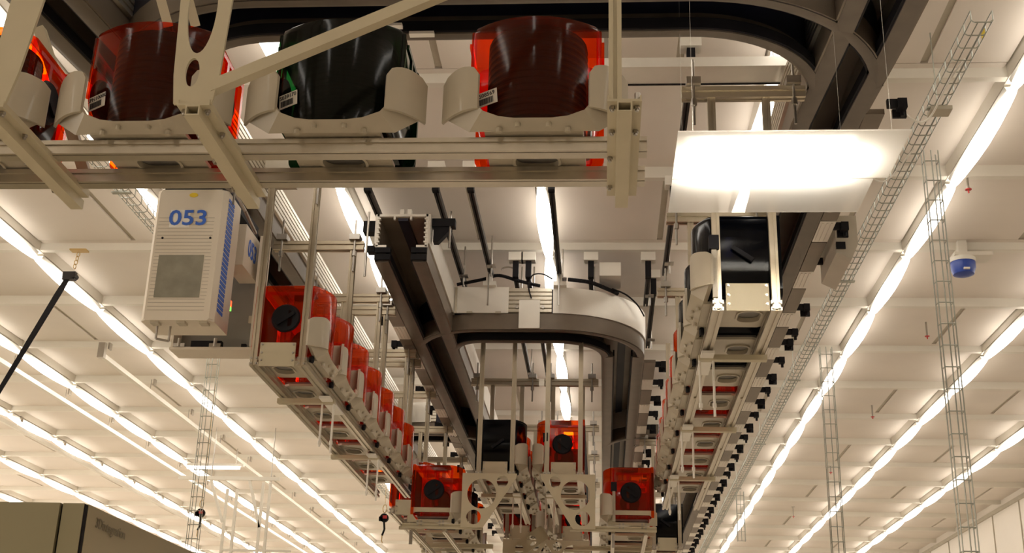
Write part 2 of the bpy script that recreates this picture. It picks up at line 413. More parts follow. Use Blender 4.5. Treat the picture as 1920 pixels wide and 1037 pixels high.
covers(tRC, XRC, 1, 8.9, 22); sensors(tRC, XRC, 1, [9.0 + .5*k for k in range(20)])
# the near bend in the middle: straight piece with two corners
r = .46
ringp = [(XLC+.01, 8.95)] + arc(XLC+.01+r*.75, 8.27+r, r*.75, 180, 270, 10)[1:] 
ringp = arc(XLC+.36, 8.27+.36, .36, 180, 270, 12) + arc(XRC-.50, 8.27+.50, .50, 270, 360, 16)
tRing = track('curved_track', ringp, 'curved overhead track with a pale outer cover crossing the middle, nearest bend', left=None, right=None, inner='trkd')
# pale fascia only along the front and the right corner
rp = [(XLC+.17, 8.27), (XLC+.5, 8.27)]
MB().sweep(flat(1), [(XLC+.15, 8.27), (-.66, 8.27)], Z0).build('side_cover', M['alub'], tRing)
MB().sweep(ribs(1), [(-.66, 8.27), (-.36, 8.27)], Z0).build('side_cover', M['alu'], tRing)
MB().sweep(flat(1), arc(XRC-.50, 8.27+.50, .50, 270, 360, 16), Z0).build('side_cover', M['alub'], tRing, smooth=30)
MB().box(-.585, -.44, 8.072, 8.084, Z0-.004, Z0+.20).build('joint_plate', M['white'], tRing)
mb = MB()
for x in (-.60, -.42): mb.tube((x, 8.095, Z0+.155), (x, 8.085, Z0+.155), .012, 12)
mb.build('plate_screw', M['steel'], tRing)
mb = MB(); mb.box(-1.035, -1.02, 8.09, 8.10, Z0+.11, Z0+.30)
for x in (-.93, -.73): mb.box(x-.02, x+.02, 8.088, 8.10, Z0+.108, Z0+.122)
mb.build('cover_clip', M['alu'], tRing)
# top crossing track: from left track corner to right track corner
topp = arc(XL+.06+.62, 4.18+.62, .62, 180, 270, 14) + arc(XR-.66, 4.18+.70, .70, 270, 352, 16)
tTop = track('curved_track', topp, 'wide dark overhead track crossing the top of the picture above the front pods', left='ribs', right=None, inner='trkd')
MB().box(-2.2, .93, 3.80, 3.93, 2.62, 2.72).build('cable_duct', M['foot'], tTop)
mb = MB()
for a, b in ((-.55, -.18), (-.52, -.26)): pass
MB().box(-.42, -.05, 3.84, 3.90, 2.606, 2.62).box(-1.35, -1.05, 3.86, 3.90, 2.606, 2.62).build('duct_label_plate', M['alub'], tTop)
MB().box(-.86,-.80,4.20,4.23,2.636,2.648).box(-.78,-.68,4.26,4.29,2.634,2.646).build('small_label', M['white'], tTop)
# far bends
for a, b, lab in ((XL, XLC, 'far curved track joining the two left tracks, pale ribbed cover on its side'), (XRC, XR, 'far curved track joining the two right tracks, just left of the right shelf')):
    p = arc(a+.36, 11.45+.36, .36, 180, 270, 10) + arc(b-.36, 11.45+.36, .36, 270, 360, 10)
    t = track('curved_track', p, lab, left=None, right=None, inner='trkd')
    MB().sweep(flat(1), arc(a+.36, 11.45+.36, .36, 200, 270, 8) + [((a+b)/2, 11.45)], Z0).build('side_cover', M['alub'], t, smooth=30)
    MB().sweep(ribs(1), [((a+b)/2, 11.45), (b-.36, 11.45)], Z0).build('side_cover', M['alu'], t)
# transfer webs where bends leave the straights
mb = MB()

# ------------------------------------------------------------------ pods
def outline(sx, sy=1, n=10):
    p = [(.19*sx, .15), (.196*sx, -.085)]
    Rr = .307
    for i in range(n+1):
        a = math.radians(39.4 - 78.8*i/n); x = Rr*math.sin(a); y = .127 - Rr*math.cos(a)
        if i == 0: p.append((.196*sx, -.10)); x = .186; y = -.118
        if i == n: x = -.186; y = -.118
        p.append((x*sx, y*sy))
    return p + [(-.196*sx, -.10), (-.196*sx, -.085), (-.19*sx, .15)]
def make_pod(shellmat, full=False):
    t = thing('wafer_pod', (0, 0, 0), 'pod', 'wafer pod', local=True)
    MB().loft([[(x, y, z) for x, y in outline(k)] for z, k in ((0, .84), (.012, .88), (.06, .93), (.13, 1), (.325, 1), (.342, .97), (.346, .93))]).build('shell', M[shellmat], t, smooth=35)
    # raised ribs of the shell: belt round the top and four corner ribs
    mb = MB()
    for x in ((-1, 1) if shellmat != 'navy' else ()):
        mb.box(min(x*.197, x*.206), max(x*.197, x*.206), -.09, .14, .29, .305)
        mb.box(min(x*.197, x*.206), max(x*.197, x*.206), -.02, .0, .06, .29)
        mb.tube((x*.19, -.108, .12), (x*.19, -.108, .33), .008, 8)
    if mb.v: mb.build('shell_rib', M[shellmat], t)
    mb = MB()
    for k in range(13): mb.lathe([(.153, .040+k*.0225), (.155, .044+k*.0225), (.155, .052+k*.0225), (.153, .056+k*.0225)], (0, .0, 0), n=28)
    mb.lathe([(.1535, .03), (.1535, .332)], (0, .0, 0), n=28)
    if full: mb.build('wafer_stack', M['wafer'], t, smooth=30)
    mb = MB().plate(rrect(0, .172, .205, .180, .03), [rrect(0, .172, .17, .145, .02)], .02, XZ(.155)); mb.build('door_flange', M[shellmat], t)
    MB().plate(rrect(0, .172, .168, .143, .02), [], .016, XZ(.158)).build('pod_door', M['black'], t)
    MB().box(-.045, .045, -.05, .04, .346, .362).plate(rrect(0, -.005, .07, .07, .012), [], .008, Matrix.Translation((0, 0, .366))).build('top_flange', M['black'], t)
    mb = MB().box(-.12, .12, -.10, .13, -.010, .001)
    mb.box(-.13, -.10, -.12, .12, -.012, 0).box(.10, .13, -.12, .12, -.012, 0).build('base_plate', M['grey'], t)
    for s in (-1, 1):
        mb = MB().lathe([(.066, s*.190), (.072, s*.203), (.064, s*.212), (.044, s*.206), (.0, s*.206)][:4], (0, .01, .17), 'X', 20)
        if shellmat == 'navy': mb = MB()
        mb.bar((s*.205, -.03, .20), (s*.212, .05, .14), .007, .009)
        mb.build('side_handle', M['black'], t, smooth=30)
    return t
def add_id(t, s, serial):
    a = math.radians(-27); n = Vector((math.sin(a), -math.cos(a), 0)); c = Vector((0, .127, 0)) + n*.309 + Vector((0, 0, .085))
    s_ = Vector((math.cos(a), math.sin(a), 0)); roll = .10
    u = Vector((0, 0, 1)); ss = s_*math.cos(roll) + u*math.sin(roll); uu = u*math.cos(roll) - s_*math.sin(roll)
    mt = Matrix((( ss.x, uu.x, n.x, c.x), (ss.y, uu.y, n.y, c.y), (ss.z, uu.z, n.z, c.z), (0,0,0,1)))
    lb = MB().plate([(-.034,-.024),(.034,-.024),(.034,.024),(-.034,.024)], [], .002, mt).build('serial_label', M['white'], t)
    mb = MB().text(serial, .0185, mt @ Matrix.Translation((0, .012, .0016)))
    mb.build('serial_text', M['ink'], lb)
    mb = MB(); x = -.028; rr = random.Random(serial)
    while x < .020:
        w = rr.choice((.0008, .0014, .002)); mb.plate([(x,-.019),(x+w,-.019),(x+w,.001),(x,.001)], [], .0006, mt @ Matrix.Translation((0, 0, .0016))); x += w + rr.choice((.0008, .0012))
    mb.build('bar_code', M['ink'], lb)
proto = {c: make_pod(c) for c in ('orange', 'navy')}
fullpod = {c: make_pod(c + ('2' if c == 'orange' else ''), True) for c in ('orange', 'green')}
first = {c: True for c in proto}
CN = {'orange': 'transparent orange', 'green': 'dark green', 'navy': 'dark blue-black'}
def pod(c, x, y, z, rz, label, group):
    if first[c]: o = proto[c]; first[c] = False
    else: o = copy_tree(proto[c])
    o.location = (x, y, z + ZO); o.rotation_euler.z = rz; o['label'] = label; o['group'] = group
    return o
# ------------------------------------------------------------------ pod seats (parts of a shelf)
def seat_meshes():
    mb = MB()
    mb.plate([(-.145,-.155),(.145,-.155),(.15,.10),(.12,.14),(-.12,.14),(-.15,.10)], [rrect(0, .05, .068, .048, .04)], .012, Matrix.Translation((0, 0, -.018)))
    mb.plate(rrect(0, .05, .074, .054, .044), [rrect(0, .05, .066, .046, .038)], .02, Matrix.Translation((0, 0, -.020)))
    top = [(-.168,-.195,.045),(-.150,-.198,.020),(-.10,-.203,-.002),(-.055,-.207,-.010),(.055,-.207,-.010),(.10,-.203,-.002),(.150,-.198,.020),(.168,-.195,.045)]
    bot = [(-.27,-.13,.030),(-.19,-.150,-.026),(-.12,-.152,-.026),(-.05,-.152,-.026),(.05,-.152,-.026),(.12,-.152,-.026),(.19,-.150,-.026),(.27,-.13,.030)]
    n = 8
    inn = [(x*.98, y+.012, z+.004) for x, y, z in top]; inb = [(x*.98, y+.02, z+.012) for x, y, z in bot]
    vs = top + bot + inn + inb
    fs = [(i, i+1, n+i+1, n+i) for i in range(n-1)] + [(2*n+i, 3*n+i, 3*n+i+1, 2*n+i+1) for i in range(n-1)]
    fs += [(i, 2*n+i, 2*n+i+1, i+1) for i in range(n-1)] + [(n+i, n+i+1, 3*n+i+1, 3*n+i) for i in range(n-1)] + [(0, n, 3*n, 2*n), (n-1, 3*n-1, 4*n-1, 2*n-1)]
    mb.add(vs, fs)
    for x in (-.10, .10): mb.tube((x, -.165, -.022), (x, -.165, -.036), .009, 8)
    for x in (-.045, .045): mb.tube((x, -.185, -.014), (x, -.185, -.028), .008, 8)
    cups = []
    for s in (-1, 1):
        c = MB(); pl = []
        for i in range(9):
            k = i/8; x = .164 + .112*k; y = -.200 + .018*math.sin(k*PI*.5)*0 + .075*k**2.2; z1 = .158 + .012*math.sin(PI*min(1, k*1.1)); 
            if i == 0: z1 -= .016
            if i == 8: z1 -= .016
            pl.append((s*x, y, .028 - .012*k, z1))
        t_ = .010
        ring = []
        for x, y, z0, z1 in pl:
            ring.append([(x, y, z0), (x, y, z1), (x - s*t_*.4, y + t_, z1), (x - s*t_*.4, y + t_, z0)])
        c.loft(ring)
        cups.append(c)
    return mb, cups
_sb, _cups = seat_meshes()
seat0 = _sb.build('pod_seat', M['seat'], None, smooth=25, base=(0, 0, 0))
cup0 = [c.build('side_cup', M['seat'], None, smooth=40, base=(0, 0, 0)) for c in _cups]
for c in cup0: c.parent = seat0; c.location = (0, 0, 0)
seat_used = [False]
def seat(parent, x, y, z, rz, clip=True):
    if clip and len(seat0.children) == 2:
        a = MB().box(.205, .222, -.115, -.095, -.02, .20).build('clip_post', M['seat'], None, base=(0, 0, 0)); a.location = (0, 0, 0)
        b = MB().box(.195, .232, -.125, -.085, .185, .245).build('seat_clip', M['black'], None, base=(0, 0, 0)); b.location = (0, 0, 0)
        d = MB().lathe([(.014, 0), (.019, -.014), (.014, -.02)], (-.19, -.12, -.03), 'Y', 14).build('position_sensor', M['black'], None, base=(0, 0, 0)); d.location = (0, 0, 0)
        for q in (a, b, d): q.parent = seat0
    o = seat0 if not seat_used[0] else copy_tree(seat0)
    seat_used[0] = True
    if not clip:
        for q in [c for c in o.children if c.name.split('.')[0] != 'side_cup']: bpy.data.objects.remove(q)
    o.parent = parent; b = BASE[parent.name]; o.location = Vector((x, y, z)) - b; o.rotation_euler.z = rz
# ------------------------------------------------------------------ shelf racks running away from the camera
def rack(name, xc, y0, y1, s, label, posts, bar, pods, plabel, zr=1.64, dy0=.24, pitch=.455, gus=None, post_from=None, rods=True, tie=()):
    """s=+1: pod backs face +x"""
    t = thing(name, (xc, y0, zr-.05), label, 'pod shelf')
    for dx in (-.115, .115):
        MB().ext((xc+dx, y0, zr), (xc+dx, y1, zr), .022, .022).build('shelf_rail', M['alu'], t)
    for yy in (y0-.012,):
        MB().box(xc-.085, xc+.085, yy-.008, yy, zr-.03, zr+.085).build('end_plate', M['beige'], t)
        mb = MB()
        for dx in (-.1, .1):
            for dz in (-.022, .015, .055): mb.bolt((xc+dx*.75, yy-.008, zr+dz+.02), .006, .004, 'Y', -1)
            for q in ((-.012,-.012),(.012,-.012),(-.012,.012),(.012,.012)): mb.bolt((xc+dx*1.15+q[0], yy+.01, zr+q[1]), .006, .004, 'Y', -1)
        mb.build('bolt', M['steel'], t)
    for p in posts:
        for dx in (-.115, .115):
            MB().ext((xc+dx, p, zr-.02), (xc+dx, p, 2.62 if abs(p-8.44) > .01 else 2.655), .016, .016, (0, 1, 0)).build('post', M['post'], t)
        if abs(p-8.44) > .01: MB().ext((bar[0], p, 2.60), (bar[1], p, 2.60), .024, .026).build('cross_bar', M['post'], t)
        if rods and abs(p-8.44) > .01:
            mb = MB()
            for x in (bar[0]+.05, bar[1]-.05):
                mb.tube((x, p-.03, 2.44), (x, p-.03, 2.75), .006, 6); mb.tube((x, p-.03, 2.53), (x, p-.03, 2.56), .013, 6); mb.tube((x, p-.03, 2.63), (x, p-.03, 2.66), .013, 6)
                mb.box(x-.03, x+.03, p-.05, p+.03, 2.628, 2.66)
            mb.build('threaded_rod', M['steel'], t)
    for i, yy in enumerate([y0 + k*1.35 + .62 for k in range(int((y1-y0)/1.35)+1)]):
        if yy > y1 - .1: break
        mb = MB().bar((xc-.15, yy, zr-.034), (xc+.15, yy, zr-.034), .02, .012)
        mb.build('tie_bar', M['beige'], t)
        if rods:
            mb = MB()
            for dx in (-.03, .03):
                mb.tube((xc+s*.115+dx, yy, zr-.04), (xc+s*.115+dx, yy, zr-.27-.03*(dx > 0)), .0055, 6); mb.tube((xc+s*.115+dx, yy, zr-.24), (xc+s*.115+dx, yy, zr-.26), .009, 6)
            mb.build('hanging_rod', M['white'], t)
            MB().bar((xc+s*.115, yy-.10, zr-.035), (xc+s*.115, yy+.25, zr-.035), .028, .006).build('splice_plate', M['white'], t)
    i = 0
    for k, c in enumerate(pods):
        yy = y0 + dy0 + k*pitch
        seat(t, xc+s*.02, yy, zr+.053, s*PI/2)
        if c: pod(c, xc+s*.02, yy, zr+.055, s*PI/2, f'{CN[c]} pod, {ORD[i] if i else "the one nearest the camera"} {"on" if i==0 else "from the camera on"} {plabel}', 'pods on ' + plabel)
        i += 1
    return t
O, N_, G = 'orange', 'navy', 'green'
rack('pod_shelf', -1.535, 5.52, 8.92, 1, 'long pod shelf full of orange pods hanging under the left track', [5.53, 6.46, 7.35, 7.6, 8.55, 8.8], (-1.88, -1.36),
     [O]*7, 'the long left shelf')
rack('pod_shelf', -1.535, 9.6, 13.4, 1, 'left pod shelf farther back, behind the lower left shelf', [9.7, 10.9, 12.2, 13.3], (-1.88, -1.36), [O, O, N_, O, O, O], 'the farther left shelf')
rack('pod_shelf', .57, 4.70, 9.25, -1, 'long pod shelf hanging under the right track, dark pods in front', [4.72, 6.07, 7.23, 8.45], (.33, .85),
     [N_, N_, N_, O, O, O, O, O, O], 'the long right shelf', dy0=.22, pitch=.47)
rack('pod_shelf', .57, 11.3, 15.5, -1, 'right pod shelf farther back beginning with one dark pod', [11.32, 12.6, 13.9, 15.2], (.33, .85), [N_, O, O, O, N_, O, O, O], 'the farther right shelf')
rack('pod_shelf', -.745, 8.42, 10.4, 1, 'middle left shelf behind the near bend, one dark pod in front', [8.44, 9.3], (-1.03, -.5), [N_, O, O, N_], 'the middle left shelf', zr=1.70)
rack('pod_shelf', -.275, 8.42, 10.4, -1, 'middle right shelf behind the near bend, one orange pod in front', [8.44, 9.3], (-.46, -.04), [O, O, N_, O], 'the middle right shelf', zr=1.70)
rack('pod_shelf', -.72, 10.75, 14, 1, 'second middle left shelf, farther back', [10.8, 12.0, 13.4], (-1.03, -.5), [O, O, N_, O, O], 'the second middle left shelf')
rack('pod_shelf', -.265, 10.75, 14, -1, 'second middle right shelf, farther back', [10.8, 12.0, 13.4], (-.46, -.04), [None, O, O, O, O], 'the second middle right shelf')

# lower shelves hung from the middle shelves by holed gusset plates
def low_rack(xc, s, x0, x1, label, plabel):
    t = thing('lower_pod_shelf', (xc, 8.4, 1.29), label, 'pod shelf')
    for yy in (8.40, 9.30): MB().ext((x0, yy, 1.335), (x1, yy, 1.335), .018, .016).build('cross_beam', M['beige'], t)
    for dx in (-.13, .09): MB().ext((xc+dx, 8.43, 1.312), (xc+dx, 10.2, 1.312), .013, .012).build('shelf_rail', M['alu'], t)
    MB().ext((xc-.13, 8.39, 1.30), (xc-.13, 8.39, 1.21), .01, .01).build('rail_foot', M['steel'], t)
    for k, c in enumerate((O, O, N_, O)):
        yy = 8.61 + k*.46
        a = s*.15
        mb = MB().plate([(-.165,-.05),(.165,-.05),(.165,.035),(.14,.05),(-.13,.05),(-.165,.02)], [[(-.11,-.035),(.11,-.035),(.13,.005),(.115,.02),(-.12,.02),(-.125,.0)]], .012, XZ(yy-.19) @ Matrix.Translation((xc, 1.415, 0)) @ Matrix.Scale(-s, 4, (1, 0, 0)))
        mb.build('front_bracket', M['beige'], t)
        seat(t, xc+s*.02, yy, 1.405, s*PI/2)
        mb = MB()
        for dx in (-.075, .075):
            for q in (-.012, .012): mb.bolt((xc+dx+q, 8.38, 1.365), .008, .008, 'Y'); mb.bolt((xc+dx+q, 8.38, 1.342), .006, .008, 'Y')
        if k == 0: mb.build('bolt', M['steel'], t)
        pod(c, xc+s*.02, yy, 1.415, s*PI/2, f'{CN[c]} pod, {"nearest the camera" if k == 0 else ORD[k] + " from the camera"} on {plabel}', 'pods on ' + plabel)
low_rack(-1.17, 1, -1.365, -.82, 'low shelf hanging at the lower left of the middle, orange pod in front', 'the low left shelf')
low_rack(.195, -1, -.225, .355, 'low shelf hanging at the lower right of the middle, orange pod in front', 'the low right shelf')
def gusset(x0, y, sx, z, label, k=1.035):
    o = [(0, 0), (.36, .0), (.355, -.03), (.145, -.355), (0, -.355)]
    h = [ell(.13, -.135, .095, .098), ell(.265, -.052, .038, .038, 20), ell(.082, -.288, .048, .048, 20)]
    f = lambda l: [(x0 + sx*a*k, z + b*k) for a, b in l]
    return tag(MB().plate(f(o), [f(l) for l in h], .008, XZ(y)).build('gusset_plate', M['beige']), label, 'bracket')
gusset(-.96, 8.35, 1, 1.692, 'pale triangular plate with three round holes, left one of the nearest pair')
gusset(-.055, 8.35, -1, 1.692, 'pale triangular plate with three round holes, right one of the nearest pair')
gusset(-.86, 10.70, 1, 1.60, 'smaller looking triangular holed plate at the bottom edge, farther back')
gusset(-.12, 10.70, -1, 1.60, 'triangular holed plate on the right of the farther pair')
for x, lab in ((-.60, 'slanted pale tie plate with holes between the middle left shelf ends'),):
    mt = Matrix.Translation((x, 9.9, 1.45)) @ Matrix.Rotation(math.radians(-35), 4, 'Y') @ XZ(0)
    tag(MB().plate(rrect(0, 0, .17, .06, .02), [ell(-.08, .0, .035, .035, 20), ell(.04, 0, .04, .04, 20)], .008, mt).build('tie_plate', M['beige']), lab, 'bracket')

# ------------------------------------------------------------------ the near shelf across the picture
t = thing('front_pod_shelf', (-.9, 2.95, 1.55), 'near pod shelf on two long pale rails across the top left of the picture', 'pod shelf')
def fr_rail(y):
    p = [(-.030,-.022),(.024,-.022),(.024,-.030),(.030,-.030),(.030,.024),(-.030,.024)]
    p = [(-.028,-.026),(.012,-.026),(.012,-.020),(.017,-.020),(.017,-.026),(.028,-.026),(.028,-.006),(.022,-.006),(.022,.004),(.028,.004),(.028,.018),(-.028,.018),(-.028,.004),(-.022,.004),(-.022,-.006),(-.028,-.006)]
    return MB().prof((-2.5, y, 1.64), (.125, y, 1.64), p)
for yy in (3.285, 3.485): fr_rail(yy).build('shelf_rail', M['alu'], t)
for x in (.055, -1.125, -1.71):
    tb = MB().box(x-.046, x+.046, 2.945, 3.56, 1.604, 1.611).box(x-.046, x-.041, 2.945, 3.56, 1.611, 1.622).box(x+.041, x+.046, 2.945, 3.56, 1.611, 1.622).build('support_bar', M['beige'], t)
    # square tube under the flange with an open near end
    MB().plate([(x-.020,1.574),(x+.020,1.574),(x+.020,1.604),(x-.020,1.604)], [[(x-.016,1.578),(x+.016,1.578),(x+.016,1.600),(x-.016,1.600)]], .64, XZ(3.265)).build('square_tube', M['beige'], tb)
    MB().box(x-.0158, x+.0158, 3.02, 3.03, 1.578, 1.600).build('tube_end_shade', M['black'], tb)  # black plug paints the shade in the hollow of the tube
    mb = MB()
    for yy in (2.975, 3.115):
        for dx in (-.033, .033): mb.bolt((x+dx, yy, 1.604), .0085, .009)
    for yy in (3.285, 3.485): mb.bolt((x-.038, yy, 1.604), .0085, .009)
    for dx in (-.035, .035): mb.tube((x+dx, 2.96, 1.611), (x+dx, 2.96, 1.635), .008, 8)
    mb.build('bolt', M['steel'], tb)
# upright with square section at the right end
MB().ext((.030, 2.965, 1.612), (.030, 2.965, 2.60), .0175, .0175, (0, 1, 0)).build('upright', M['beige'], t)
# uprights with long oval cut-outs
def holed(x):
    f = lambda l: [(x+a, b) for a, b in l]
    MB().plate(f([(-.058,1.612),(.050,1.612),(.062,1.70),(.075,2.0),(.085,2.65),(-.085,2.65),(-.078,1.95),(-.068,1.70)]), [f(ell(-.010, 1.92, .042, .150, 32)), f(ell(-.016, 1.71, .020, .045, 24)), f(ell(.0, 2.3, .05, .19, 32))], .010, XZ(2.955)).build('holed_upright', M['beige'], t)
holed(-1.125); 
MB().plate([(-1.75,1.612),(-1.665,1.612),(-1.640,1.72),(-1.600,2.0),(-1.58,2.6),(-1.70,2.6),(-1.70,2.0),(-1.72,1.75)], [], .010, XZ(2.955)).build('wide_upright', M['beige'], t)
MB().bar((-1.09, 2.965, 1.665), (-.50, 2.985, 1.957), .017, .017).bar((-.50, 2.985, 1.957), (.02, 3.0, 2.215), .017, .017).build('diagonal_brace', M['beige'], t)
MB().bar((-1.66, 3.5, 1.66), (-1.9, 3.5, 2.2), .017, .017).build('diagonal_brace', M['beige'], t)
PX = [-.205, -.805, -1.395, -1.975]
for i, x in enumerate(PX): seat(t, x, 3.385, 1.690, 0, False)
mb = MB()
pl = 'the near shelf'
P3 = fullpod['orange']; P1 = copy_tree(P3); P2 = fullpod['green']; P0 = copy_tree(P3)
for o, x, c, lab, ser in ((P3, PX[0], 'orange', 'large orange pod at the right end of the near shelf', 'S08569'), (P2, PX[1], 'green', 'dark green pod on the near shelf between two orange ones', 'S039170'),
                          (P1, PX[2], 'orange', 'large orange pod behind the upright with oval holes', 'SPN10000'), (P0, PX[3], 'orange', 'orange pod cut off by the left edge of the picture', None)):
    o.location = (x, 3.385, 1.692 + ZO); o.rotation_euler.z = 0; o['label'] = lab; o['group'] = 'pods on the near shelf'
    if ser: add_id(o, ser, ser)

# hanger clips on the top track
def fork(x, y, z, w, h, label, rot=0):
    mb = MB().box(x-w, x-w+.006, y-.03, y+.03, z-h, z).box(x+w-.006, x+w, y-.03, y+.03, z-h, z).box(x-w, x+w, y-.03, y+.03, z-.05, z-.044)
    tag(mb.build('hanger_fork', M['beige']), label, 'bracket')
fork(.16, 3.85, 2.61, .035, .07, 'small pale fork bracket at the top edge right of the square upright')
mb = MB().plate([(-1.79,2.62),(-1.62,2.62),(-1.64,2.30),(-1.66,2.30)], [], .006, XZ(3.6)).plate([(-1.70,2.62),(-1.52,2.62),(-1.555,2.31),(-1.575,2.31)], [], .006, XZ(3.52))
mb = MB()
mb.prof((-1.62, 3.55, 2.62), (-1.56, 3.75, 2.36), [(-.02,0),(.02,0),(.0,.02)]); mb.prof((-1.52, 3.55, 2.62), (-1.46, 3.75, 2.36), [(-.02,0),(.02,0),(.0,.02)])
mb.box(-1.60, -1.48, 3.60, 3.62, 2.53, 2.55)
tag(mb.build('hanger_fork', M['beige']), 'pale forked hanger at the top edge above the large left orange pod', 'bracket')

# ------------------------------------------------------------------ numbered carrier
t = thing('track_carrier', (-2.03, 5.8, 1.83), 'beige carrier marked 053 hanging from the left track', 'carrier vehicle')
x0, x1, y0, y1, z0, z1 = -2.225, -1.865, 5.50, 5.74, 1.835, 2.52
body = MB().loft([[(x, y, z) for x, y in ((x0+a, y0+.0), (x1-a, y0), (x1, y0+.025), (x1, y1), (x0, y1), (x0, y0+.025))] for z, a in ((z0, .03), (z0+.01, .02), (z1-.02, .02), (z1, .03))]).build('front_cover', M['body'], t)
mb = MB()
for k in range(27):
    z = z0 + .05 + k*.0185
    for a, b in (((x0+.03, x1-.05),) if z > z0+.335 or z < z0+.115 else ((x0+.03, x0+.055), (x1-.075, x1-.045))): mb.box(a, b, y0-.001, y0+.002, z, z+.0016)
mb.build('groove', M['line'], body)
MB().box(x0+.055, x1-.08, y0-.002, y0+.002, z0+.115, z0+.335).build('vent_screen', M['mesh'], body)
mb = MB()
for x in (x0+.06, x1-.06): mb.tube((x, y0-.002, z0+.425), (x, y0+.002, z0+.425), .006, 12)
mb.build('screw', M['black'], body)
MB().box(x0+.085, x0+.185, y0-.0015, y0+.001, z0+.48, z0+.575).build('glare_patch', M['white'], body)  # white patch paints a glare on the cover beside the number
MB().text('053', .112, XZ(y0-.003) @ Matrix.Translation((x0+.178, z0+.528, 0)) @ Matrix.Diagonal((1.18, 1, 1, 1)), .001, .0018).build('number', M['blue'], body)
MB().plate(ell(x0+.19, z0+.655, .022, .012, 16), [], .002, XZ(y0-.001)).build('sticker', M['yellow'], body)
mb = MB()
for k in range(25): mb.box(x1-.002, x1+.002, y0+.04, y0+.13, z0+.06+k*.024, z0+.077+k*.024)
mb.build('side_slot', M['blue'], body)
mb = MB().path([(x0+.07, y0+.06, z0), (x0+.07, y0+.06, z0-.075), (x0+.12, y0+.10, z0-.075), (x0+.12, y0+.10, z0)], .006, 8)
mb.build('bumper_loop', M['steel'], body)
mb = MB()
for x in (x0+.07, x0+.2, x0+.31): mb.box(x-.02, x+.02, y0+.01, y0+.06, z0-.012, z0)
mb.build('bottom_pad', M['seat'], body)
MB().box(x0+.04, x1-.02, y0+.0, y1+.4, z1, z1+.06).box(-2.12, -1.95, 5.7, 6.2, z1+.05, Z0+.02).build('drive_unit', M['black'], t)
MB().path([(x1-.03, y0+.02, z1+.02), (x1+.02, y0+.05, z1+.005), (x1+.05, y0+.15, z1-.05), (x1+.055, y0+.35, z1-.09)], .009, 8).build('cable_hose', M['steel'], t)
rear = MB().box(-2.24, -1.80, 6.12, 6.14, 1.85, 2.46).build('rear_cover', M['grey'], t)
MB().box(-1.815, -1.80, 5.96, 6.14, 1.85, 2.46).box(-2.24, -2.23, 6.0, 6.14, 1.85, 2.2).build('cover_edge', M['body'], rear)
MB().box(-2.24, -1.80, 5.98, 6.14, 1.835, 1.85).build('bottom_tray', M['body'], rear)
mb = MB().box(-2.13, -1.97, 5.985, 6.02, 1.852, 1.885)
mb.box(-1.90, -1.875, 6.10, 6.12, 1.87, 1.905); mb.build('gripper', M['black'], rear)
mb = MB()
for x in (-2.19, -2.0): mb.box(x-.03, x+.03, 5.975, 6.0, 1.85, 1.868); mb.tube((x, 5.98, 1.85), (x, 5.98, 1.895), .01, 8)
mb.build('gripper_pin', M['steel'], rear)
MB().box(-1.875, -1.835, 6.10, 6.118, 2.02, 2.06).build('warning_sticker', M['seat'], rear)
MB().cbox(-1.935, 5.93, 2.07, .022, .03, .03).build('red_light', M['red'], t); MB().cbox(-1.935, 5.93, 2.042, .022, .03, .02).build('green_light', M['greenl'], t)
MB().box(-2.2, -1.94, 5.74, 5.95, 2.20, 2.5).build('inner_frame', M['grey'], t)
sb = MB().box(-1.94, -1.845, 5.80, 6.08, 2.235, 2.46).build('number_box', M['body'], t)
MB().text('053', .115, YZ(-1.8435) @ Matrix.Translation((5.94, 2.355, 0)) @ Matrix.Diagonal((.9, 1.15, 1, 1)), .001, .0015).build('number', M['blue'], sb)

# ------------------------------------------------------------------ acrylic sheet
t = thing('acrylic_sheet', (.62, 4.0, 1.9), 'bright white translucent sheet in front of the right shelf, clear strip on its far edge', 'plastic sheet')
MB().box(.245, 1.005, 3.705, 4.07, 1.900, 1.905).build('milky_panel', M['milky'], t)
MB().box(.245, .955, 4.07, 4.37, 1.898, 1.901).build('clear_strip', M['clear'], t)
MB().box(.29, .86, 3.85, 4.065, 1.935, 1.960).build('added_glow_panel', M['glow'], t)  # added light source that brightens the sheet, not a known lamp
MB().box(.28, .87, 3.87, 4.07, 1.961, 1.972).build('lamp_housing', M['white'], t)  # cap over the added glowing panel, blocks its upward light
mb = MB()
for x, y in ((.30, 3.78), (.96, 3.78), (.30, 4.3), (.9, 4.3)): mb.tube((x, y, 1.9), (x, y, 3.24), .0006, 4)
mb.build('hanging_line', M['clear'], t)

# ------------------------------------------------------------------ ceiling struts (black) and small boxes
def strut(x, y0, y1, label, z=3.06):
    t = thing('ceiling_strut', (x, y0, z), label, 'strut', 'black struts under the ceiling above the middle')
    MB().prof((x, y0, z), (x, y1, z), [(-.016,-.02),(-.004,-.02),(-.004,.0),(.004,.0),(.004,-.02),(.016,-.02),(.016,.02),(-.016,.02)]).build('strut_channel', M['strut'], t)
    MB().box(x-.02, x+.02, y0-.03, y0+.02, z-.02, z+.10).build('end_bracket', M['black'], t)
    MB().box(x-.05, x+.05, y0-.05, y0+.03, z+.10, z+.16).build('mounting_block', M['white'], t)
    mb = MB(); mb.tube((x+.02, y1-.25, z-.10), (x+.02, y1-.25, z+.2), .006, 6); mb.box(x-.01, x+.05, y1-.28, y1-.22, z-.03, z-.022)
    mb.build('threaded_rod', M['steel'], t)
for x, a, b in ((-1.41, 6.68, 8.2), (-1.0, 6.68, 8.35), (-.79, 6.68, 8.15), (-.31, 6.68, 8.4)):
    strut(x, a, b, 'black strut under the ceiling, starting just behind the near shelf above the near bend')
for x in (-.62, -.53, -.09, .31): strut(x, 8.15, 8.75, 'short black strut hanging from a white block above the near bend')
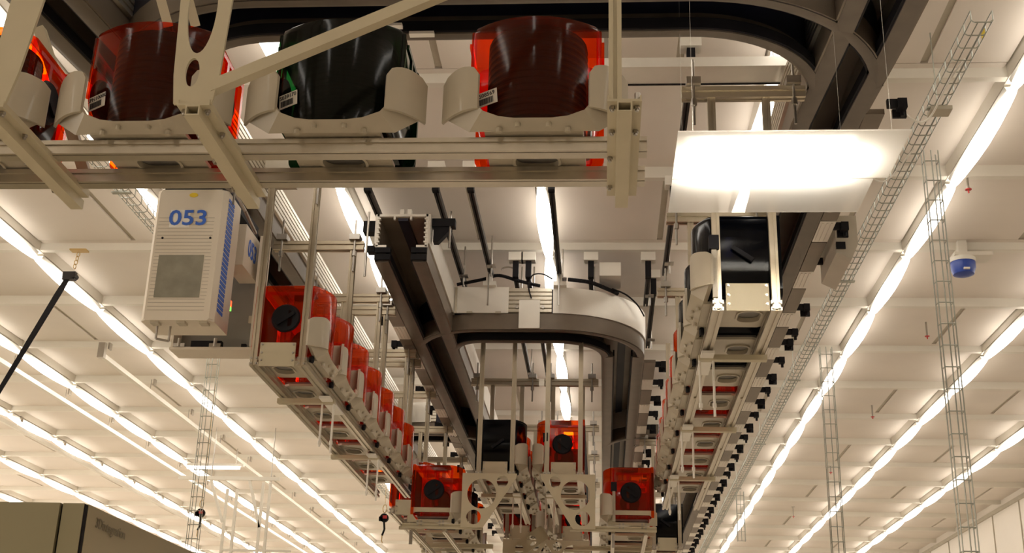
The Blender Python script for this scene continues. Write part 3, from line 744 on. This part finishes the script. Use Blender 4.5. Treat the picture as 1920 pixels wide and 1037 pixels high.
for x, a, b in ((-1.6, 8.9, 10.5), (-.66, 9.3, 10.8), (-.50, 9.3, 10.8), (.42, 5.3, 6.6), (.42, 6.9, 8.1), (.36, 8.5, 9.8)):
    strut(x, a, b, 'black strut running away between the pod shelves under the ceiling')
tag(MB().box(-.03, .12, 8.15, 8.42, 3.06, 3.16).build('junction_box', M['white']), 'white box on the ceiling above the right end of the near bend', 'box')
tag(MB().box(-1.87, -1.72, 6.05, 6.25, 2.86, 3.08).build('junction_box', M['olive']), 'grey beige box beside the left track, below the near shelf', 'box')
t = thing('side_unit', (1.36, 6.6, 2.5), 'beige unit with slanted face fixed outside the right track below the clear strip', 'box')
MB().prof((1.30, 6.45, 2.66), (1.30, 6.95, 2.66), [(-.02,-.10),(.06,-.14),(.10,-.05),(.10,.12),(-.02,.12)]).build('unit_body', M['olive'], t)
MB().box(1.28, 1.33, 6.44, 6.46, 2.58, 2.62).build('unit_latch', M['black'], t)
# cables over the bend
def cable(name, pts, r, label, m='black'):
    # smooth
    q = []
    P = [Vector(p) for p in pts]
    for i in range(len(P)-1):
        a = P[max(i-1, 0)]; b = P[i]; c = P[i+1]; d = P[min(i+2, len(P)-1)]
        for k in range(6):
            u = k/6; q.append(.5*((2*b) + (c-a)*u + (2*a-5*b+4*c-d)*u*u + (3*b-a-3*c+d)*u**3))
    q.append(P[-1])
    return tag(MB().path(q, r, 6).build(name, M[m], smooth=60), label, 'cable')
cable('cable', [(-1.03, 8.12, 2.98), (-.85, 8.15, 3.03), (-.74, 8.15, 3.06), (-.6, 8.15, 3.02), (-.45, 8.2, 3.0)], .012, 'thick black cable lying on the left half of the near bend')
cable('cable', [(-.25, 8.15, 3.03), (-.1, 8.15, 3.01), (.02, 8.2, 2.98), (.1, 8.25, 2.96)], .014, 'thick black cable lying on the right half of the near bend')
cable('cable', [(.06, 8.2, 2.98), (.16, 8.3, 2.97), (.24, 8.4, 2.93), (.29, 8.5, 2.88)], .006, 'thin black cable curving round the right corner of the near bend')
cable('cable', [(-.50, 8.07, 2.86), (-.52, 8.06, 2.94), (-.50, 8.1, 3.04), (-.43, 8.12, 3.06), (-.36, 8.14, 3.03)], .005, 'thin black cable looping up over the ribbed part of the near bend')
cable('cable', [(1.30, 5.0, 2.72), (1.40, 5.15, 2.70), (1.50, 5.22, 2.74), (1.58, 5.1, 2.88), (1.62, 5.0, 2.92)], .005, 'thin pale cable from the right track up into the wire tray', 'white')
cable('cable', [(1.32, 5.75, 2.70), (1.45, 5.9, 2.74), (1.58, 5.82, 2.88)], .004, 'short pale cable to the wire tray beside the milky sheet', 'white')
for x, lab in ((-.80, 'left'), (-.31, 'right')):
    t = thing('track_clamp', (x, 8.12, 2.95), f'pale clamp with hanging rod on top of the near bend, {lab} one', 'clamp')
    MB().box(x-.04, x+.05, 8.06, 8.16, 2.955, 2.985).box(x-.02, x+.02, 8.07, 8.13, 2.985, 3.05).build('clamp_body', M['alub'], t)
    MB().tube((x, 8.04, 2.80), (x, 8.04, 3.06), .006, 6).build('clamp_rod', M['steel'], t)
t = thing('track_clamp', (-.94, 6.9, 2.75), 'black wedge clamp with rod at the right of the cut track end', 'clamp')
MB().prof((-1.04, 6.9, 2.90), (-.90, 6.9, 2.90), [(-.03,.0),(.03,.0),(.03,.05),(-.03,.05)]).prof((-1.03, 6.88, 2.80), (-1.03, 6.93, 2.80), [(0,0),(.03,.0),(.11,.09),(0,.12)]).build('clamp_body', M['black'], t)
MB().tube((-.93, 6.88, 2.76), (-.93, 6.88, 3.0), .007, 6).build('clamp_rod', M['steel'], t)
t = thing('track_clamp', (-1.42, 6.9, 2.6), 'black clamp with long rod at the left of the cut track end', 'clamp')
MB().box(-1.46, -1.37, 6.86, 6.94, 2.86, 2.93).box(-1.42, -1.38, 6.84, 6.90, 2.72, 2.76).build('clamp_body', M['black'], t)
MB().tube((-1.425, 6.84, 2.56), (-1.425, 6.84, 2.98), .007, 6).build('clamp_rod', M['steel'], t)
# hook on ceiling
tag(MB().path([(-.68+.045*math.cos(a), 8.2, 3.12+.022*math.sin(a)) for a in [PI*i/8 for i in range(9)]], .006).build('ceiling_hook', M['steel']), 'small steel hook on the ceiling above the near bend', 'hook')

# ------------------------------------------------------------------ white cross beams and lit bars over the right shelf
for y0_, z_, lab in ((5.14, 2.98, 'broad pale beam across the upper right, left of the right corner'),):
    t = thing('cross_beam', (.4, y0_, z_), lab, 'beam')
    MB().box(-.1, .93, y0_, y0_+.16, z_, z_+.05).build('beam_bar', M['alub'], t); MB().box(-.1, .93, y0_+.16, y0_+.172, z_-.004, z_+.05).build('edge_seal', M['black'], t); MB().box(.0, .02, y0_+.05, y0_+.07, z_+.05, 3.34).box(.8, .82, y0_+.05, y0_+.07, z_+.05, 3.34).build('hanger_rod', M['steel'], t)

# ------------------------------------------------------------------ wire trays
def tray_h(x, y0, y1, label, z=2.9, w=.045, h=.055, step=.105):
    t = thing('wire_cable_tray', (x, y0, z), label, 'cable tray')
    mb = MB()
    for dx, dz in ((-w, h), (-w, .01), (w, .01), (w, h), (-.018, 0), (.018, 0)): mb.tube((x+dx, y0, z+dz), (x+dx, y1, z+dz), .003, 4)
    mb.build('long_wire', M['wire'], t)
    mb = MB(); y = y0
    while y < y1: mb.path([(x-w, y, z+h), (x-w, y, z+.01), (x-w+.012, y, z), (x+w-.012, y, z), (x+w, y, z+.01), (x+w, y, z+h)], .0032, 4); y += step
    mb.build('cross_wire', M['wire'], t)
    mb = MB()
    for k in range(int((y1-y0)/2.4)+1):
        y = y0 + .75 + 2.4*k
        if y < y1: mb.box(x-w-.01, x+w+.01, y-.015, y+.015, z-.012, z-.004).tube((x, y, z), (x, y, 3.335), .003, 5)
    mb.build('tray_hanger', M['wire'], t); return t
def tray_v(x, y, z0, z1, label, w=.045, step=.11):
    t = thing('wire_cable_drop', (x, y, z0), label, 'cable tray')
    mb = MB()
    for dx, dy in ((-w, 0), (-w, .05), (w, 0), (w, .05), (0, .0)): mb.tube((x+dx, y+dy, z0), (x+dx, y+dy, z1), .0032, 4)
    mb.build('long_wire', M['wire'], t)
    mb = MB(); z = z0
    while z < z1: mb.path([(x-w, y+.05, z), (x-w, y, z), (x+w, y, z), (x+w, y+.05, z)], .0032, 4); z += step
    mb.build('cross_wire', M['wire'], t)
tr = tray_h(1.60, 4.66, 22, 'long wire basket cable tray running away right of the right track')
MB().cbox(1.655, 4.82, 2.945, .006, .05, .03).build('yellow_tag', M['yellow'], tr)
MB().box(1.56, 1.66, 5.38, 5.46, 2.872, 2.892).build('tray_plate', M['olive'], tr)
tray_h(-2.78, 5.6, 20, 'wire basket cable tray on the left behind the numbered carrier')
tray_v(1.68, 5.88, -.9, 2.9, 'tall vertical wire cable drop, the nearest on the right', w=.036)
tray_v(1.71, 9.28, -.9, 2.9, 'vertical wire cable drop, second nearest on the right')
tray_v(1.66, 15.2, 2.3, 2.9, 'small vertical wire cable drop far down the right tray')
tray_v(-3.24, 9.67, -.9, 2.98, 'tall vertical wire cable drop left of the left shelf')

# ------------------------------------------------------------------ ceiling strut rails on the left, detectors, sprinklers
for x, y0_, lab in ((-4.50, 10.4, 'pale strut rail hanging from the ceiling, right one on the left side'), (-5.54, 7.2, 'pale strut rail hanging from the ceiling, middle one on the left side'), (-6.60, 7.2, 'pale strut rail hanging from the ceiling, left one on the left side')):
    t = thing('ceiling_rail', (x, y0_, 3.0), lab, 'rail')
    MB().prof((x, y0_, 3.13), (x, 25.5, 3.13), [(-.02,-.02),(.02,-.02),(.02,.02),(-.02,.02)]).build('rail_bar', M['white'], t)
    mb = MB(); y = y0_ + .05
    while y < 25: mb.tube((x, y, 3.14), (x, y, 3.26), .005, 5).box(x+.03, x+.045, y-.03, y+.03, 3.20, 3.26); y += 1.2
    mb.box(x-.03, x+.03, y0_-.05, y0_, 3.10, 3.24); mb.build('rail_hanger', M['steel'], t)
t = thing('smoke_detector', (2.47, 8.16, 3.10), 'round blue detector under the ceiling on the right', 'smoke detector')
MB().lathe([(.03, 3.06), (.07, 3.075), (.085, 3.12), (.085, 3.16)], (2.47, 8.16, 0)).build('detector_head', M['bluedet'], t, smooth=40)
MB().lathe([(.088, 3.16), (.088, 3.19)], (2.47, 8.16, 0)).build('detector_base', M['white'], t, smooth=40)
MB().box(2.40, 2.66, 8.08, 8.24, 3.19, 3.215).box(2.44, 2.50, 8.12, 8.2, 3.215, 3.315).build('mounting_plate', M['beam'], t)
MB().box(2.45, 2.49, 8.07, 8.085, 3.085, 3.097).build('detector_mark', M['white'], t)
sp0 = None
for i, (x, y, lab) in enumerate(((2.20, 7.0, 'nearest the camera on the right, left of the detector'), (2.65, 9.9, 'behind the smoke detector'), (2.75, 12.6, 'third away on the right'), (2.8, 15.4, 'fourth away on the right'), (2.8, 18.6, 'farthest on the right'))):
    if i == 0:
        sp0 = thing('sprinkler', (x, y, 3.12), 's', 'sprinkler', local=True)
        MB().tube((0, 0, .215), (0, 0, .07), .008, 8).lathe([(.03, .205), (.03, .212)], (0, 0, 0), n=14).build('sprinkler_pipe', M['steel'], sp0); MB().tube((0, 0, .07), (0, 0, .066), .020, 12).tube((0, 0, .066), (0, 0, .045), .005, 6).build('deflector', M['redp'], sp0); o = sp0
    else: o = copy_tree(sp0)
    o.location = (x, y, 3.12+ZO); o['label'] = 'small sprinkler head on the ceiling, ' + lab; o['group'] = 'sprinkler heads'
# strap
t = thing('hanging_strap', (-4.1, 7.9, .6), 'black strap slanting down from a ceiling hook at the left edge', 'strap')
top = Vector((-3.72, 7.9, 3.02)); bt = Vector((-4.42, 7.9, 1.38))
MB().loft([[(p.x-w, p.y-.004, p.z), (p.x+w, p.y-.004, p.z), (p.x+w, p.y+.004, p.z), (p.x-w, p.y+.004, p.z)] for p, w in ((bt, .008), (top.lerp(bt, .5), .018), (top.lerp(bt, .12), .024), (top.lerp(bt, .03), .018))]).build('strap_web', M['black'], t)
MB().box(-3.79, -3.70, 7.89, 7.93, 2.93, 2.99).tube((-3.71, 7.88, 2.96), (-3.71, 7.94, 2.96), .02, 8).build('ratchet_buckle', M['strut'], t)
mb = MB()
for k in range(4):
    c = Vector((-3.715 + .004*k, 7.9, 3.03 + k*.03)); mb.path([(c.x+.012*math.cos(a)*(1 if k % 2 else .3), c.y+.012*math.cos(a)*(0 if k % 2 else 1), c.z+.019*math.sin(a)) for a in [2*PI*i/8 for i in range(9)]], .003, 5)
mb.box(-3.76, -3.64, 7.87, 7.93, 3.145, 3.155); mb.build('chain', M['brass'], t)
def hoist(x, y, z, lab):
    t = thing('hook_hoist', (x, y, z-.34), lab, 'hoist')
    MB().path([(x+.02*math.cos(a), y, z-.05+.04*math.sin(a)) for a in [2*PI*i/10 for i in range(11)]], .004, 5).tube((x, y, z), (x, y, 3.335), .0022, 4).build('chain', M['brass'], t)
    MB().lathe([(.02, -.02), (.042, -.02), (.042, .02), (.02, .02)], (x, y, z-.14), 'Y', 14).box(x-.05, x-.01, y-.02, y+.02, z-.17, z-.13).build('ratchet_body', M['black'], t)
    MB().box(x-.01, x+.03, y-.03, y-.02, z-.15, z-.12).build('red_button', M['redp'], t)
    MB().path([(x, y, z-.18), (x+.008, y, z-.25), (x-.012, y, z-.31)], .010, 6).build('belt', M['black'], t)
    MB().path([(x-.012, y, z-.31), (x-.014, y, z-.36), (x-.004, y, z-.38)], .005, 6).build('hook', M['brass'], t)
hoist(-2.13, 12.0, 2.12, 'small hook hoist hanging under the end of the long left shelf')
hoist(-3.96, 12.0, 2.14, 'small hook hoist hanging beside the tall wire drop on the left')
# white frames far left
t = thing('support_frame', (-4.1, 13.5, 1.3), 'white braced frame hanging from the ceiling at the lower left', 'frame')
for x in (-4.18, -4.07, -3.78, -3.70):
    MB().bar((x, 13.5, .6), (x, 13.5, 2.52 if x < -4 else 2.60), .014, .014).build('frame_post', M['white'], t)
for a, b in (((-4.38, 13.5, 2.62), (-4.20, 13.5, 2.15)), ((-3.94, 13.5, 2.62), (-3.78, 13.5, 2.10))): MB().bar(a, b, .014, .014).build('frame_brace', M['white'], t)
MB().bar((-4.75, 13.5, 2.64), (-3.6, 13.5, 2.64), .02, .02).bar((-4.18, 13.5, 1.85), (-3.4, 13.5, 1.85), .012, .012).build('frame_top', M['white'], t)
mb = MB()
for x in (-4.38, -3.7): mb.tube((x, 13.5, 2.64), (x, 13.5, 3.22), .006, 5)
mb.build('hanger_rod', M['steel'], t)
for y, lab in ((14.6, 'left'), ):
    t = thing('cross_lamp', (-4.6, y, 2.95), 'bright crosswise lamp above the white hanging frame', 'ceiling lamp')
    MB().box(-5.05, -4.35, y-.03, y+.03, 3.0, 3.03).build('lamp_housing', M['housing'], t)
    MB().tube((-5.05, y, 2.985), (-4.40, y, 2.985), .02, 10).build('lamp_tube', M['lamp'], t)
    MB().tube((-4.95, y, 3.03), (-4.95, y, 3.22), .005, 5).tube((-4.45, y, 3.03), (-4.45, y, 3.22), .005, 5).build('hanger_rod', M['steel'], t)

# ------------------------------------------------------------------ machine lower left
t = thing('process_machine', (-5.0, 9.5, -1.6), 'large olive grey machine enclosure with printed lettering at the lower left', 'machine')
MB().box(-7.5, -3.115, 6.92, 7.2, -1.6, 1.2).build('front_panel', M['mach'], t)
MB().box(-3.10, -2.975, 6.93, 7.2, -1.6, 1.2).build('corner_post', M['mach'], t)
MB().box(-3.115, -3.10, 6.95, 7.2, -1.6, 1.19).build('panel_gap', M['black'], t)
MB().box(-2.99, -2.965, 6.935, 6.965, -1.6, 1.195).build('edge_strip', M['black'], t)
MB().box(-7.5, -2.965, 7.2, 13, -1.6, 1.2).box(-3.0, -2.962, 6.965, 7.2, -1.6, 1.2).build('side_panel', M['machl'], t)
MB().text('3Dintegration', .085, YZ(-2.958) @ Matrix.Translation((7.33, 1.115, 0)), .001).build('lettering', M['inkl'], t)
